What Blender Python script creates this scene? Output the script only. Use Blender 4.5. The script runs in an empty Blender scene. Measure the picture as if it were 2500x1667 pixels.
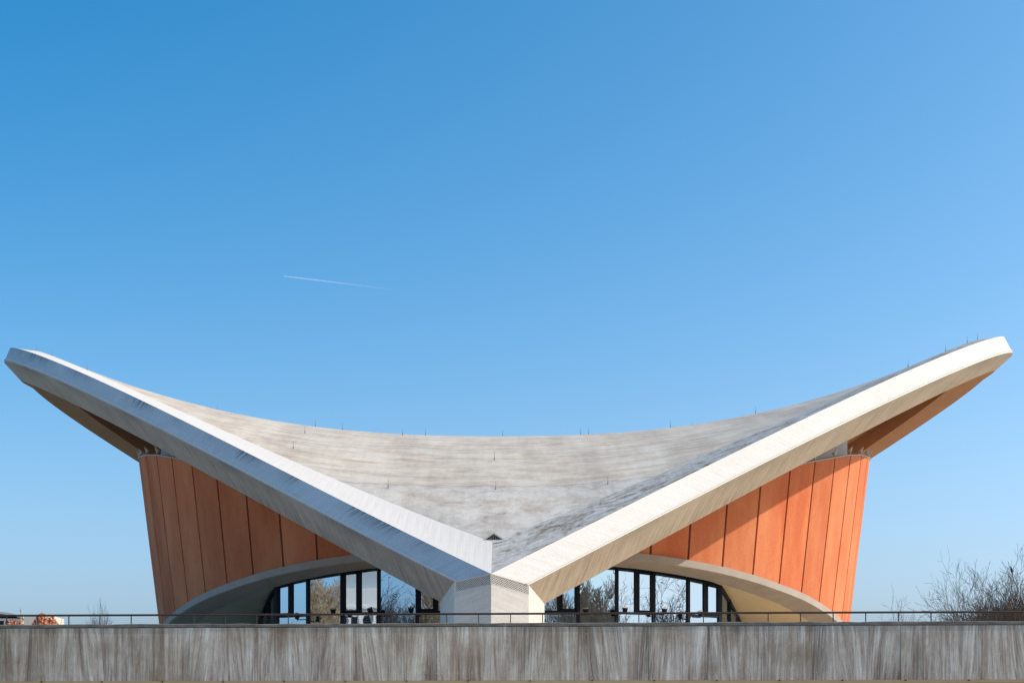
import bpy, math, random
import numpy as np
from mathutils import Vector, Matrix
R_ = math.radians
scene = bpy.context.scene
COL = scene.collection

# ------------------------------------------------------------------ camera, sky, sun, exposure
EYE = 1.6
cam_d = bpy.data.cameras.new('camera')
cam_d.sensor_width = 36.0
cam_d.lens = 36.0 * 4000 / 2500
cam_d.shift_y = (1816 - 833.5) / 2500
cam_d.clip_end = 20000
cam = bpy.data.objects.new('camera', cam_d)
cam.location = (0, -51, EYE)
cam.rotation_euler = (R_(90), 0, 0)
COL.objects.link(cam)
scene.camera = cam

SUN_AZ, SUN_EL = 8.0, 34.5            # azimuth measured from +X towards the viewer (-Y)
sdir = Vector((math.cos(R_(SUN_EL)) * math.cos(R_(SUN_AZ)), -math.cos(R_(SUN_EL)) * math.sin(R_(SUN_AZ)), math.sin(R_(SUN_EL))))
world = bpy.data.worlds.new('World')
scene.world = world
world.use_nodes = True
wn = world.node_tree
wn.nodes.clear()
w_out = wn.nodes.new('ShaderNodeOutputWorld')
w_bg = wn.nodes.new('ShaderNodeBackground')
w_sky = wn.nodes.new('ShaderNodeTexSky')
w_sky.sky_type = 'NISHITA'
w_sky.sun_disc = False
w_sky.sun_elevation = R_(SUN_EL)
w_sky.sun_rotation = R_(90 + SUN_AZ)
w_sky.altitude = 0
w_sky.air_density = 1.0
w_sky.dust_density = 5.0
w_sky.ozone_density = 1.0
# the pale haze of the low sky continues down to the horizon
w_tc = wn.nodes.new('ShaderNodeTexCoord'); w_sp = wn.nodes.new('ShaderNodeSeparateXYZ'); w_cb = wn.nodes.new('ShaderNodeCombineXYZ')
w_mz = wn.nodes.new('ShaderNodeMath'); w_mz.operation = 'SMOOTH_MAX'; w_mz.inputs[1].default_value = 0.065; w_mz.inputs[2].default_value = 0.03
wn.links.new(w_tc.outputs['Generated'], w_sp.inputs[0])
wn.links.new(w_sp.outputs[0], w_cb.inputs[0]); wn.links.new(w_sp.outputs[1], w_cb.inputs[1])
wn.links.new(w_sp.outputs[2], w_mz.inputs[0]); wn.links.new(w_mz.outputs[0], w_cb.inputs[2])
wn.links.new(w_cb.outputs[0], w_sky.inputs['Vector'])
# camera colour response applied to the whole sky alike
SKY_MIX = ((3.94, .68, -2.10), (1.63, 3.70, -2.15), (.63, 3.70, -.43))
w_comb = wn.nodes.new('ShaderNodeCombineXYZ')
for i_, row in enumerate(SKY_MIX):
    d_ = wn.nodes.new('ShaderNodeVectorMath'); d_.operation = 'DOT_PRODUCT'
    d_.inputs[1].default_value = row
    wn.links.new(w_sky.outputs[0], d_.inputs[0])
    m_ = wn.nodes.new('ShaderNodeMath'); m_.operation = 'MAXIMUM'; m_.inputs[1].default_value = 0.0
    k_ = wn.nodes.new('ShaderNodeMath'); k_.operation = 'SMOOTH_MIN'; k_.inputs[1].default_value = 13.0; k_.inputs[2].default_value = 3.0
    wn.links.new(d_.outputs['Value'], m_.inputs[0]); wn.links.new(m_.outputs[0], k_.inputs[0]); wn.links.new(k_.outputs[0], w_comb.inputs[i_])
w_bg.inputs['Strength'].default_value = 0.1
wn.links.new(w_comb.outputs[0], w_bg.inputs[0])
wn.links.new(w_bg.outputs[0], w_out.inputs[0])

sun_d = bpy.data.lights.new('sun', 'SUN')
sun_d.energy = 3.8
sun_d.angle = R_(0.53)
sun_d.color = (1.0, 0.88, 0.74)
sun = bpy.data.objects.new('sun', sun_d)
sun.rotation_euler = sdir.to_track_quat('Z', 'Y').to_euler()
sun.location = (60, -20, 80)
COL.objects.link(sun)
vs = scene.view_settings
vs.view_transform = 'Standard'
vs.look = 'None'
vs.exposure = 0.0
vs.gamma = 1.0
vs.use_curve_mapping = False
scene.cycles.max_bounces = 8
scene.cycles.diffuse_bounces = 4
scene.cycles.glossy_bounces = 4
scene.cycles.transparent_max_bounces = 12

# ------------------------------------------------------------------ helpers
def new_obj(name, me, parent=None):
    o = bpy.data.objects.new(name, me)
    COL.objects.link(o)
    if parent is not None:
        o.parent = parent
        o.matrix_parent_inverse = parent.matrix_world.inverted() if False else Matrix.Translation(-Vector(parent.location))
    return o

def mesh(name, verts, faces, mats, parent=None, mi=None, uvs=None, smooth=False):
    me = bpy.data.meshes.new(name)
    me.from_pydata([tuple(v) for v in verts], [], faces)
    for m in (mats if isinstance(mats, (list, tuple)) else [mats]):
        me.materials.append(m)
    if mi is not None:
        me.polygons.foreach_set('material_index', mi)
    if uvs is not None:                       # per-vertex uv, or per-face list
        ul = me.uv_layers.new(name='UVMap')
        if isinstance(uvs, dict):
            for p in me.polygons:
                for k, li in enumerate(p.loop_indices):
                    ul.data[li].uv = uvs[p.index][k]
        else:
            for l in me.loops:
                ul.data[l.index].uv = uvs[l.vertex_index]
    if smooth:
        me.polygons.foreach_set('use_smooth', [True] * len(me.polygons))
    me.update()
    return new_obj(name, me, parent)

def empty(name, loc, label, cat, group=None):
    o = bpy.data.objects.new(name, None)
    o.location = loc
    o.empty_display_size = 0.5
    COL.objects.link(o)
    return tag(o, label, cat, group)

def tag(o, label=None, cat=None, group=None, kind=None):
    if label: o['label'] = label
    if cat: o['category'] = cat
    if group: o['group'] = group
    if kind: o['kind'] = kind
    return o

class MB:
    """collects simple solids into one mesh"""
    def __init__(s): s.v = []; s.f = []
    def add(s, vs_, fs):
        n = len(s.v); s.v += [tuple(p) for p in vs_]; s.f += [tuple(i + n for i in f) for f in fs]; return s
    def hexa(s, p):                          # 8 points: bottom ring 0-3, top ring 4-7
        return s.add(p, [(3, 2, 1, 0), (4, 5, 6, 7), (0, 1, 5, 4), (1, 2, 6, 5), (2, 3, 7, 6), (3, 0, 4, 7)])
    def box(s, x0, x1, y0, y1, z0, z1):
        return s.hexa([(x0, y0, z0), (x1, y0, z0), (x1, y1, z0), (x0, y1, z0), (x0, y0, z1), (x1, y0, z1), (x1, y1, z1), (x0, y1, z1)])
    def bar(s, a, b, w, d, up=(0, 0, 1)):    # bar from a to b, width w along side, depth d along normal
        a = Vector(a); b = Vector(b); t = (b - a).normalized(); u = Vector(up)
        sd = t.cross(u)
        if sd.length < 1e-4: sd = t.cross(Vector((0, 1, 0)))
        sd.normalize(); nn = sd.cross(t).normalized()
        q = []
        for p in (a, b):
            for i, j in ((-1, -1), (1, -1), (1, 1), (-1, 1)):
                q.append(p + sd * (w / 2 * i) + nn * (d / 2 * j))
        return s.hexa(q)
    def tube(s, pts, rad, n=8, cap=True):
        base = len(s.v); pts = [Vector(p) for p in pts]
        for i, p in enumerate(pts):
            t = (pts[min(i + 1, len(pts) - 1)] - pts[max(i - 1, 0)]).normalized()
            a = t.cross(Vector((0, 0, 1)))
            if a.length < 1e-3: a = t.cross(Vector((0, 1, 0)))
            a.normalize(); b = t.cross(a)
            r = rad[i] if isinstance(rad, (list, tuple)) else rad
            for k in range(n):
                c = 2 * math.pi * k / n
                s.v.append(tuple(p + a * (r * math.cos(c)) + b * (r * math.sin(c))))
        for i in range(len(pts) - 1):
            for k in range(n):
                k2 = (k + 1) % n
                s.f.append((base + i * n + k, base + i * n + k2, base + (i + 1) * n + k2, base + (i + 1) * n + k))
        if cap:
            s.f.append(tuple(base + k for k in range(n))[::-1])
            s.f.append(tuple(base + (len(pts) - 1) * n + k for k in range(n)))
        return s
    def build(s, name, mat, parent=None, smooth=False):
        return mesh(name, s.v, s.f, mat, parent, smooth=smooth)

# ------------------------------------------------------------------ materials
class NT:
    def __init__(s, name):
        s.m = bpy.data.materials.new(name); s.m.use_nodes = True
        s.t = s.m.node_tree; s.b = s.t.nodes['Principled BSDF']
    def n(s, typ, **kw):
        x = s.t.nodes.new(typ)
        for k, v in kw.items():
            if k in x.inputs: x.inputs[k].default_value = v
            else: setattr(x, k, v)
        return x
    def l(s, a, b): s.t.links.new(a, b)
    def coord(s, kind='Object', scale=(1, 1, 1), rot=(0, 0, 0)):
        tc = s.n('ShaderNodeTexCoord'); mp = s.n('ShaderNodeMapping')
        mp.inputs['Scale'].default_value = scale; mp.inputs['Rotation'].default_value = rot
        s.l(tc.outputs[kind], mp.inputs[0]); return mp.outputs[0]
    def noise(s, vec, scale=1, detail=4, rough=.55, dist=0):
        x = s.n('ShaderNodeTexNoise'); x.inputs['Scale'].default_value = scale; x.inputs['Detail'].default_value = detail
        x.inputs['Roughness'].default_value = rough; x.inputs['Distortion'].default_value = dist
        s.l(vec, x.inputs['Vector']); return x.outputs['Fac']
    def ramp(s, fac, stops):
        x = s.n('ShaderNodeValToRGB'); e = x.color_ramp.elements
        while len(e) < len(stops): e.new(.5)
        for q, (p, c) in zip(e, stops):
            q.position = p; q.color = (c[0], c[1], c[2], 1) if isinstance(c, (tuple, list)) else (c, c, c, 1)
        s.l(fac, x.inputs[0]); return x.outputs[0]
    def mix(s, fac, a, b, mode='MIX'):
        x = s.n('ShaderNodeMix'); x.data_type = 'RGBA'; x.blend_type = mode
        for sock, v in ((x.inputs[0], fac), (x.inputs[6], a), (x.inputs[7], b)):
            if hasattr(v, 'links'): s.l(v, sock)
            else: sock.default_value = v if isinstance(v, (int, float)) else (v[0], v[1], v[2], 1)
        return x.outputs[2]
    def math(s, op, a, b=0.0):
        x = s.n('ShaderNodeMath'); x.operation = op
        for i, v in enumerate((a, b)):
            if hasattr(v, 'links'): s.l(v, x.inputs[i])
            else: x.inputs[i].default_value = v
        return x.outputs[0]
    def fin(s, col, rough=.85, bump=None, bstr=.3, bdist=.02, spec=.3, metal=0):
        if hasattr(col, 'links'): s.l(col, s.b.inputs['Base Color'])
        else: s.b.inputs['Base Color'].default_value = (*col, 1)
        s.b.inputs['Roughness'].default_value = rough; s.b.inputs['Metallic'].default_value = metal
        s.b.inputs['Specular IOR Level'].default_value = spec
        if bump is not None:
            b = s.n('ShaderNodeBump'); b.inputs['Strength'].default_value = bstr; b.inputs['Distance'].default_value = bdist
            s.l(bump, b.inputs['Height']); s.l(b.outputs[0], s.b.inputs['Normal'])
        return s.m

def simple(name, col, rough=.6, metal=0, spec=.4, var=.15, sc=3.0):
    t = NT(name); v = t.coord('Object'); f = t.noise(v, sc, 5)
    c = t.mix(f, tuple(x * (1 - var) for x in col), tuple(min(1, x * (1 + var)) for x in col))
    return t.fin(c, rough, metal=metal, spec=spec)

def beam_mat(name, base, dark, skew, amt, grime=0.0, fine=1.0):
    """board-marked concrete; uv = metres along / across the beam"""
    t = NT(name)
    tc = t.n('ShaderNodeTexCoord'); sp = t.n('ShaderNodeSeparateXYZ'); t.l(tc.outputs['UV'], sp.inputs[0])
    u = t.math('ADD', sp.outputs[0], t.math('MULTIPLY', sp.outputs[1], skew))
    cb = t.n('ShaderNodeCombineXYZ'); t.l(t.math('MULTIPLY', u, 5.5), cb.inputs[0]); t.l(t.math('MULTIPLY', sp.outputs[1], .35), cb.inputs[1])
    st = t.noise(cb.outputs[0], 1.0, 6, .7)
    cb2 = t.n('ShaderNodeCombineXYZ'); t.l(t.math('MULTIPLY', u, 16.0), cb2.inputs[0]); t.l(t.math('MULTIPLY', sp.outputs[1], .5), cb2.inputs[1])
    st2 = t.noise(cb2.outputs[0], 1.0, 3, .6)
    cb3 = t.n('ShaderNodeCombineXYZ'); t.l(t.math('MULTIPLY', u, .16), cb3.inputs[0]); t.l(t.math('MULTIPLY', sp.outputs[1], .4), cb3.inputs[1])
    lo = t.noise(cb3.outputs[0], 1.0, 3, .6)
    k = t.ramp(t.math('ADD', t.math('MULTIPLY', st, .75), t.math('MULTIPLY', st2, .25)), [(.33, 0), (.62, 1)])
    msk = t.ramp(lo, [(.35, 1.0), (.65, .25)])
    f = t.math('MULTIPLY', t.math('MULTIPLY', t.math('SUBTRACT', 1.0, k), msk), amt)
    c = t.mix(f, base, dark)
    if grime > 0:                             # runs of algae that start at the upper edge (v = 0)
        g1 = t.ramp(st, [(.42, 0), (.60, 1)])
        cb4 = t.n('ShaderNodeCombineXYZ'); t.l(t.math('MULTIPLY', u, .22), cb4.inputs[0])
        g2 = t.ramp(t.noise(cb4.outputs[0], 1.0, 2, .5), [(.46, .05), (.58, 1)])
        g3 = t.ramp(sp.outputs[1], [(.0, 1), (.75, .0)])
        c = t.mix(t.math('MULTIPLY', t.math('MULTIPLY', g1, g2), t.math('MULTIPLY', g3, grime)), c, (.035, .05, .045))
    gr = t.noise(t.coord('Object', (1, 1, 1)), 14, 3, .6)
    c = t.mix(.25, c, t.ramp(gr, [(.3, .25), (.7, .95)]), 'SOFT_LIGHT')
    return t.fin(c, .8, bump=st, bstr=.35 * fine, bdist=.03)

M = {}
M['fascia_l'] = beam_mat('concrete_left_shade_tint', (.52, .56, .60), (.30, .34, .38), .55, .75, grime=1.0)  # bluer, darker copy of the right fascia: its shade is in the colour
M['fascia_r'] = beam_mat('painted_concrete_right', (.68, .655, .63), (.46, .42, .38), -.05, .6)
M['lower_l'] = beam_mat('board_marked_concrete_left', (.46, .42, .38), (.15, .13, .115), .95, 1.0, grime=.8)  # greyer, darker copy of the right one, shaded side put into the base colour
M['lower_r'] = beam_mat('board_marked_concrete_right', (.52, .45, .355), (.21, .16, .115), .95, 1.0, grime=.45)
M['strip'] = beam_mat('beam_top_concrete', (.66, .63, .60), (.46, .42, .38), .0, .35)
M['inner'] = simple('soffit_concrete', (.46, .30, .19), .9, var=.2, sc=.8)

# stained concrete strip on the inner side of the right beam
t = NT('stained_beam_top'); v = t.coord('Object', (1, 1, 1), (0, 0, R_(-38)))
vv = t.n('ShaderNodeMapping'); vv.inputs['Scale'].default_value = (.42, 1.0, .6); t.l(v, vv.inputs[0])
a = t.noise(vv.outputs[0], 1.3, 10, .74, 1.6); a2 = t.noise(v, 6.0, 6, .7, .4)
lo = t.noise(t.coord('Object', (.12, .12, .12)), 1.0, 3, .6)
f = t.math('ADD', t.math('ADD', t.math('MULTIPLY', a, .68), t.math('MULTIPLY', a2, .2)), t.math('MULTIPLY', lo, .16))
c = t.ramp(f, [(.41, (.13, .105, .08)), (.47, (.33, .29, .24)), (.53, (.50, .475, .44)), (.66, (.64, .625, .60))])
M['strip_stained'] = t.fin(c, .85, bump=a, bstr=.4, bdist=.03)

# roof shell: brown weather streaks across, a paler washed zone at the front
t = NT('roof_concrete')
tc = t.n('ShaderNodeTexCoord'); sp = t.n('ShaderNodeSeparateXYZ'); t.l(tc.outputs['Object'], sp.inputs[0])
cb = t.n('ShaderNodeCombineXYZ'); t.l(t.math('MULTIPLY', sp.outputs[0], .38), cb.inputs[0]); t.l(t.math('MULTIPLY', sp.outputs[1], 1.3), cb.inputs[1])
st = t.noise(cb.outputs[0], 1.0, 12, .82, .15)
mo = t.noise(tc.outputs['Object'], 1.1, 12, .78, .3)
c1 = t.ramp(st, [(.34, (.29, .21, .14)), (.46, (.50, .41, .315)), (.55, (.65, .57, .48))])
c2 = t.ramp(mo, [(.35, (.30, .20, .145)), (.45, (.47, .42, .37)), (.56, (.62, .585, .54))])
edge = t.math('ADD', sp.outputs[1], t.math('MULTIPLY', t.noise(cb.outputs[0], 3.0, 3), 1.2))
f = t.n('ShaderNodeMapRange'); t.l(edge, f.inputs[0]); f.inputs[1].default_value = 18.4; f.inputs[2].default_value = 19.2
c = t.mix(f.outputs[0], c2, c1)
c = t.mix(t.ramp(f.outputs[0], [(.30, 0), (.42, .55), (.5, .55), (.62, 0)]), c, (.20, .16, .13))
fine = t.noise(t.coord('Object', (1, 1, 1)), 5.0, 8, .8)
c = t.mix(t.ramp(fine, [(.56, 0), (.68, .55)]), c, (.27, .185, .12))
cbj = t.n('ShaderNodeCombineXYZ'); t.l(t.math('MULTIPLY', sp.outputs[0], .35), cbj.inputs[0]); t.l(t.math('MULTIPLY', sp.outputs[1], .08), cbj.inputs[1])
pj = t.ramp(t.noise(cbj.outputs[0], 1.0, 4, .6), [(.4, .35), (.6, .65)])
c = t.mix(.45, c, pj, 'OVERLAY')
mv = t.noise(tc.outputs['Object'], .35, 8, .7, .3)
c = t.mix(.35, c, t.ramp(mv, [(.35, (.62, .55, .46)), (.6, (.50, .48, .45))]), 'MIX')
cbv = t.n('ShaderNodeCombineXYZ'); t.l(t.math('MULTIPLY', sp.outputs[0], 1.1), cbv.inputs[0]); t.l(t.math('MULTIPLY', sp.outputs[1], .12), cbv.inputs[1])
c = t.mix(.22, c, t.ramp(t.noise(cbv.outputs[0], 1.0, 6, .7), [(.4, .2), (.6, .8)]), 'SOFT_LIGHT')
M['roof'] = t.fin(c, .88, bump=mo, bstr=.3, bdist=.05)

# orange render on the drum panels
t = NT('orange_render'); v = t.coord('Object', (1, 1, .3))
a = t.noise(v, .5, 6, .6); g = t.noise(t.coord('Object'), 9, 5, .6)
c = t.mix(t.ramp(a, [(.35, 0), (.68, 1)]), (.57, .158, .07), (.72, .28, .138))
c = t.mix(.22, c, t.ramp(g, [(.3, .3), (.7, .7)]), 'OVERLAY')
oi = t.n('ShaderNodeObjectInfo')
hs = t.n('ShaderNodeHueSaturation'); t.l(c, hs.inputs['Color'])
t.l(t.math('ADD', t.math('MULTIPLY', oi.outputs['Random'], .16), .92), hs.inputs['Value'])
M['orange'] = t.fin(hs.outputs[0], .9, bump=g, bstr=.15, bdist=.02, spec=.15)
M['joint'] = simple('joint_backing', (.20, .12, .085), .9)
M['pier_l'] = beam_mat('pier_concrete', (.66, .635, .60), (.36, .32, .28), .3, .6)
M['band'] = simple('arch_band_concrete', (.40, .36, .32), .85, var=.22, sc=1.2)
M['vault'] = simple('vault_concrete', (.72, .58, .38), .9, var=.1, sc=.6)
M['neck'] = simple('grey_ring_cladding', (.46, .47, .49), .8, var=.12, sc=1.0)
M['cap'] = simple('cap_metal', (.42, .38, .34), .6)
M['horn'] = simple('bracket_metal', (.55, .52, .48), .55)
M['frame'] = simple('dark_window_frame', (.010, .014, .024), .55, spec=.15)
M['dark'] = simple('dark_void', (.012, .012, .013), .9)
M['rod'] = simple('rod_metal', (.22, .22, .22), .5)
M['floor'] = simple('terrace_paving', (.58, .47, .34), .9, var=.15, sc=.8)
M['interior'] = simple('interior_wall', (.22, .17, .12), .9)

t = NT('mirror_glass'); t.t.nodes.remove(t.b)
out = t.t.nodes['Material Output']
gl = t.n('ShaderNodeBsdfGlossy'); gl.inputs['Color'].default_value = (.62, .80, .96, 1); gl.inputs['Roughness'].default_value = .0
tr = t.n('ShaderNodeBsdfTransparent'); tr.inputs['Color'].default_value = (.45, .50, .52, 1)
mx = t.n('ShaderNodeMixShader'); mx.inputs[0].default_value = .74
t.l(tr.outputs[0], mx.inputs[1]); t.l(gl.outputs[0], mx.inputs[2]); t.l(mx.outputs[0], out.inputs[0])
bp = t.n('ShaderNodeBump'); bp.inputs['Strength'].default_value = .018; bp.inputs['Distance'].default_value = .05
t.l(t.noise(t.coord('Object', (1, 1, 1)), 1.1, 2), bp.inputs['Height']); t.l(bp.outputs[0], gl.inputs['Normal'])
M['glass'] = t.m

# streaked parapet concrete
t = NT('streaked_concrete')
tc = t.n('ShaderNodeTexCoord'); sp = t.n('ShaderNodeSeparateXYZ'); t.l(tc.outputs['Object'], sp.inputs[0])
cx = t.n('ShaderNodeCombineXYZ'); t.l(t.math('MULTIPLY', sp.outputs[0], .55), cx.inputs[0])
slope = t.math('MULTIPLY', t.math('SUBTRACT', t.noise(cx.outputs[0], 1.0, 3, .6), .5), 1.15)
zc_ = t.math('SUBTRACT', sp.outputs[2], 4.3)
xx = t.math('ADD', sp.outputs[0], t.math('MULTIPLY', zc_, slope))
def strk(fx, fz, det, seed):
    cb = t.n('ShaderNodeCombineXYZ'); t.l(t.math('MULTIPLY', xx, fx), cb.inputs[0]); t.l(t.math('MULTIPLY', zc_, fz), cb.inputs[1]); cb.inputs[2].default_value = seed
    return t.noise(cb.outputs[0], 1.0, det, .62, .25)
s1 = strk(3.2, .30, 6, 0); s2 = strk(13.0, .5, 6, 5.3); s3 = strk(42.0, 4.0, 3, 9.1)
f = t.math('ADD', t.math('ADD', t.math('MULTIPLY', s1, .40), t.math('MULTIPLY', s2, .42)), t.math('MULTIPLY', s3, .18))
c = t.ramp(f, [(.35, (.17, .12, .094)), (.45, (.43, .34, .28)), (.52, (.60, .515, .44)), (.61, (.84, .78, .69))])
br = t.noise(t.coord('Object', (.5, 1, .5)), 1.0, 4, .6)
c = t.mix(t.ramp(br, [(.48, 0), (.72, .7)]), c, (.25, .175, .095), 'MIX')
dr = strk(1.1, .12, 4, 21.0); dr2 = strk(24.0, .35, 4, 33.0)
c = t.mix(t.math('MULTIPLY', t.ramp(dr, [(.50, 0), (.62, 1)]), t.ramp(dr2, [(.40, .85), (.62, .1)])), c, (.15, .11, .09))
c = t.mix(t.math('MULTIPLY', t.ramp(dr, [(.36, 1), (.47, 0)]), t.ramp(dr2, [(.45, .0), (.60, .7)])), c, (.76, .73, .66))
tint = t.noise(t.coord('Object', (.12, 1, .05)), 1.0, 2, .5)
gn = t.noise(t.coord('Object'), 60, 3, .7)
c = t.mix(.5, c, t.ramp(gn, [(.3, .25), (.7, .75)]), 'OVERLAY')
c = t.mix(.35, c, t.ramp(tint, [(.4, (.52, .50, .47)), (.6, (.46, .49, .54))]), 'OVERLAY')
M['streak'] = t.fin(c, .9, bump=s2, bstr=.3, bdist=.02, spec=.2)
t = NT('dark_coping_concrete'); a = t.noise(t.coord('Object', (1, 1, 2)), 2.2, 8, .7)
M['coping'] = t.fin(t.ramp(a, [(.3, (.10, .085, .075)), (.7, (.24, .22, .20))]), .9, bump=a)
M['slab_soffit'] = simple('tan_slab_soffit', (.66, .49, .29), .9)
M['rail'] = simple('brown_rail_steel', (.075, .045, .035), .45, metal=.3)
M['post'] = simple('post_steel', (.10, .08, .075), .5, metal=.5)
M['cable'] = simple('cable_steel', (.22, .22, .23), .5, metal=.3)

# ------------------------------------------------------------------ hall geometry (metres; heights are relative to the eye until lifted)
AX, YC, LH = -0.75, 48.0, 40.0
P_ARCH = {-1: (28.805, 1.245, -24.231, 14.212, 20.667, 6.462), 1: (29.776, 1.287, -15.621, 7.227, 23.531, 2.524)}
Q_E = {-1: (.742, -3.944, 4.584, -1.216), 1: (.628, -3.571, 3.841, -.646)}
OFF_B = {-1: (.448, -.155, -.809, .016), 1: (.456, -.017, -.96, .037)}
OFF_C = {-1: (-.797, .187, -2.244, .49), 1: (-.79, .251, -2.401, .625)}

def arch_line(side, s, fa, fb):
    p = P_ARCH[side]
    s = np.asarray(s, float)
    m = p[1]
    x = p[0] * ((s**3 - 2*s**2 + s) * m + (-2*s**3 + 3*s**2)); y = 8 + LH * s
    dx = p[0] * ((3*s**2 - 4*s + 1) * m + (-6*s**2 + 6*s)); dy = np.full_like(s, LH)
    l = np.hypot(dx, dy); nx = dy / l; ny = -dx / l
    z = p[5]*s**4 + p[2]*s**3 + p[3]*s**2 + p[4]*s + 6.136
    a = fa(s); b = fb(s)
    return np.stack([side * (x + nx * a), y + ny * a, z + b], -1)      # x relative to the axis

def lineA(side, s): return arch_line(side, s, lambda s: 0*s, lambda s: 0*s)
def lineB(side, s): o = OFF_B[side]; return arch_line(side, s, lambda s: o[0]+o[1]*s, lambda s: o[2]+o[3]*s)
def lineC(side, s): o = OFF_C[side]; return arch_line(side, s, lambda s: o[0]+o[1]*s, lambda s: o[2]+o[3]*s)
def lineD(side, s): o = OFF_C[side]; return arch_line(side, s, lambda s: o[0]+o[1]*s-1.3, lambda s: o[2]+o[3]*s+.12)
def lineE(side, s): q = Q_E[side]; return arch_line(side, s, lambda s: -2.6+1.3*s, lambda s: q[0]+q[1]*s+q[2]*s**2+q[3]*s**3)
def start_s(fn, side, xrel):
    S = np.linspace(-.25, .4, 4000); P = fn(side, S); return float(np.interp(xrel, side * P[:, 0], S))
NS = 110
def full_line(fn, side, xrel):
    s0 = start_s(fn, side, xrel)
    s = s0 + (1 - s0) * np.linspace(0, 1, NS)
    P = fn(side, s); Pm = P[::-1][1:].copy(); Pm[:, 1] = 2 * YC - Pm[:, 1]
    W = np.concatenate([P, Pm]); W[:, 0] += AX; W[:, 2] += EYE
    return W
LN = {}
for sd in (-1, 1):
    LN[sd] = {'A': full_line(lineA, sd, 0.0), 'B': full_line(lineB, sd, 1.36), 'C': full_line(lineC, sd, 1.98),
              'D': full_line(lineD, sd, .9), 'E': full_line(lineE, sd, 0.0)}
    # square the two crease starts onto one point on the axis
e0 = (LN[-1]['E'][0] + LN[1]['E'][0]) / 2
for sd in (-1, 1):
    d = e0 - LN[sd]['E'][0]
    for k in range(25):
        w = (1 - k / 25.0)
        LN[sd]['E'][k] += d * w; LN[sd]['E'][-1 - k] += np.array([d[0], -d[1], d[2]]) * w
E0Y = float(e0[1]); E0Z = float(e0[2])

HALL = empty('exhibition_hall', (AX, YC, 4.4), 'curved white-roofed hall with swept-up wing tips and rust-orange drum walls behind the concrete terrace wall', 'building')

ZC = 17.4 + EYE
QQ = (ZC - E0Z) / (YC - E0Y) ** 2
def e_at(side, y):
    yy = y if y <= YC else 2 * YC - y
    P = LN[side]['E'][:NS]
    return float(np.interp(yy, P[:, 1], P[:, 0])), float(np.interp(yy, P[:, 1], P[:, 2]))
def shell_z(x, y):
    y = min(max(y, E0Y), 2 * YC - E0Y)
    sd = -1 if x < AX else 1
    ex, ez = e_at(sd, y); za = ZC - QQ * (y - YC) ** 2
    t_ = min(1.0, abs((x - AX) / (ex - AX)) if abs(ex - AX) > 1e-6 else 1)
    return za + (ez - za) * t_ ** 2.4

# shell
NY, NX = 130, 90
top = []
for i in range(NY + 1):
    s_ = i / NY
    y = E0Y + (2 * YC - 2 * E0Y) * s_
    xl = e_at(-1, y); xr = e_at(1, y); za = ZC - QQ * (y - YC) ** 2
    for j in range(NX + 1):
        tt = -1 + 2 * j / NX
        ex, ez = xl if tt < 0 else xr
        top.append((AX + (ex - AX) * abs(tt), y, za + (ez - za) * abs(tt) ** 2.4))
W1 = NX + 1
faces = [(i*W1+j, i*W1+j+1, (i+1)*W1+j+1, (i+1)*W1+j) for i in range(NY) for j in range(NX)]
n0 = len(top)
allv = top + [(x, y, z - .42) for x, y, z in top]
f2 = [tuple(n0 + k for k in f[::-1]) for f in faces]
mi = [0] * len(faces) + [1] * len(f2)
mesh('roof_shell', allv, faces + f2, [M['roof'], M['inner']], HALL, mi=mi, smooth=True)

# edge beams
for sd in (-1, 1):
    L = LN[sd]; n = len(L['A'])
    F = dict(L)
    Fe = L['E'].copy(); Fe[:, 2] -= .5
    order = ['A', 'B', 'C', 'D', 'F', 'E']; F['F'] = Fe
    verts = []; uv = {}; fs = []; mi = []
    for k in order: verts += [tuple(p) for p in F[k]]
    arc = np.concatenate([[0], np.cumsum(np.linalg.norm(np.diff(L['A'], axis=0), axis=1))])
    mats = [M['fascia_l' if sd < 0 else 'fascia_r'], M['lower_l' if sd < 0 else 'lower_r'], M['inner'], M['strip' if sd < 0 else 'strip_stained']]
    mid = [0, 1, 2, 2, 2, 3]
    for q in range(6):
        a = order[q]; b = order[(q + 1) % 6]
        wd = float(np.mean(np.linalg.norm(F[a] - F[b], axis=1)))
        for i in range(n - 1):
            q1 = q * n + i; q2 = ((q + 1) % 6) * n + i
            f = (q1, q1 + 1, q2 + 1, q2)
            uvf = [(arc[i], 0), (arc[i+1], 0), (arc[i+1], wd), (arc[i], wd)]
            if sd > 0: f = f[::-1]; uvf = uvf[::-1]
            uv[len(fs)] = uvf; fs.append(f); mi.append(mid[q])
    o = mesh('edge_beam', verts, fs, mats, HALL, mi=mi, uvs=uv)
    o['label'] = 'left edge beam, shaded blue-grey outer face' if sd < 0 else 'right edge beam, sunlit white outer face'
    # thin drip lip along the lower edge of the outer face
    lip = MB()
    Bl = L['B']; Al = L['A']
    for i in range(0, n - 1):
        a0 = Vector(Bl[i]); a1 = Vector(Bl[i+1]); u0 = (Vector(Al[i]) - a0).normalized(); u1 = (Vector(Al[i+1]) - a1).normalized()
        tn = (a1 - a0).normalized(); nn = tn.cross(u0).normalized()
        if nn.dot(Vector((sd, -.6 if i < NS else .6, .1))) < 0: nn = -nn
        for_ = [a0 + nn*.0 + u0*.07, a1 + u1*.07, a1 + nn*.05 + u1*.09, a0 + nn*.05 + u0*.09,
                a0 + u0*.15, a1 + u1*.15, a1 + nn*.05 + u1*.14, a0 + nn*.05 + u0*.14]
        lip.hexa(for_)
    lip.build('drip_lip', M['strip'], HALL)

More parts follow.
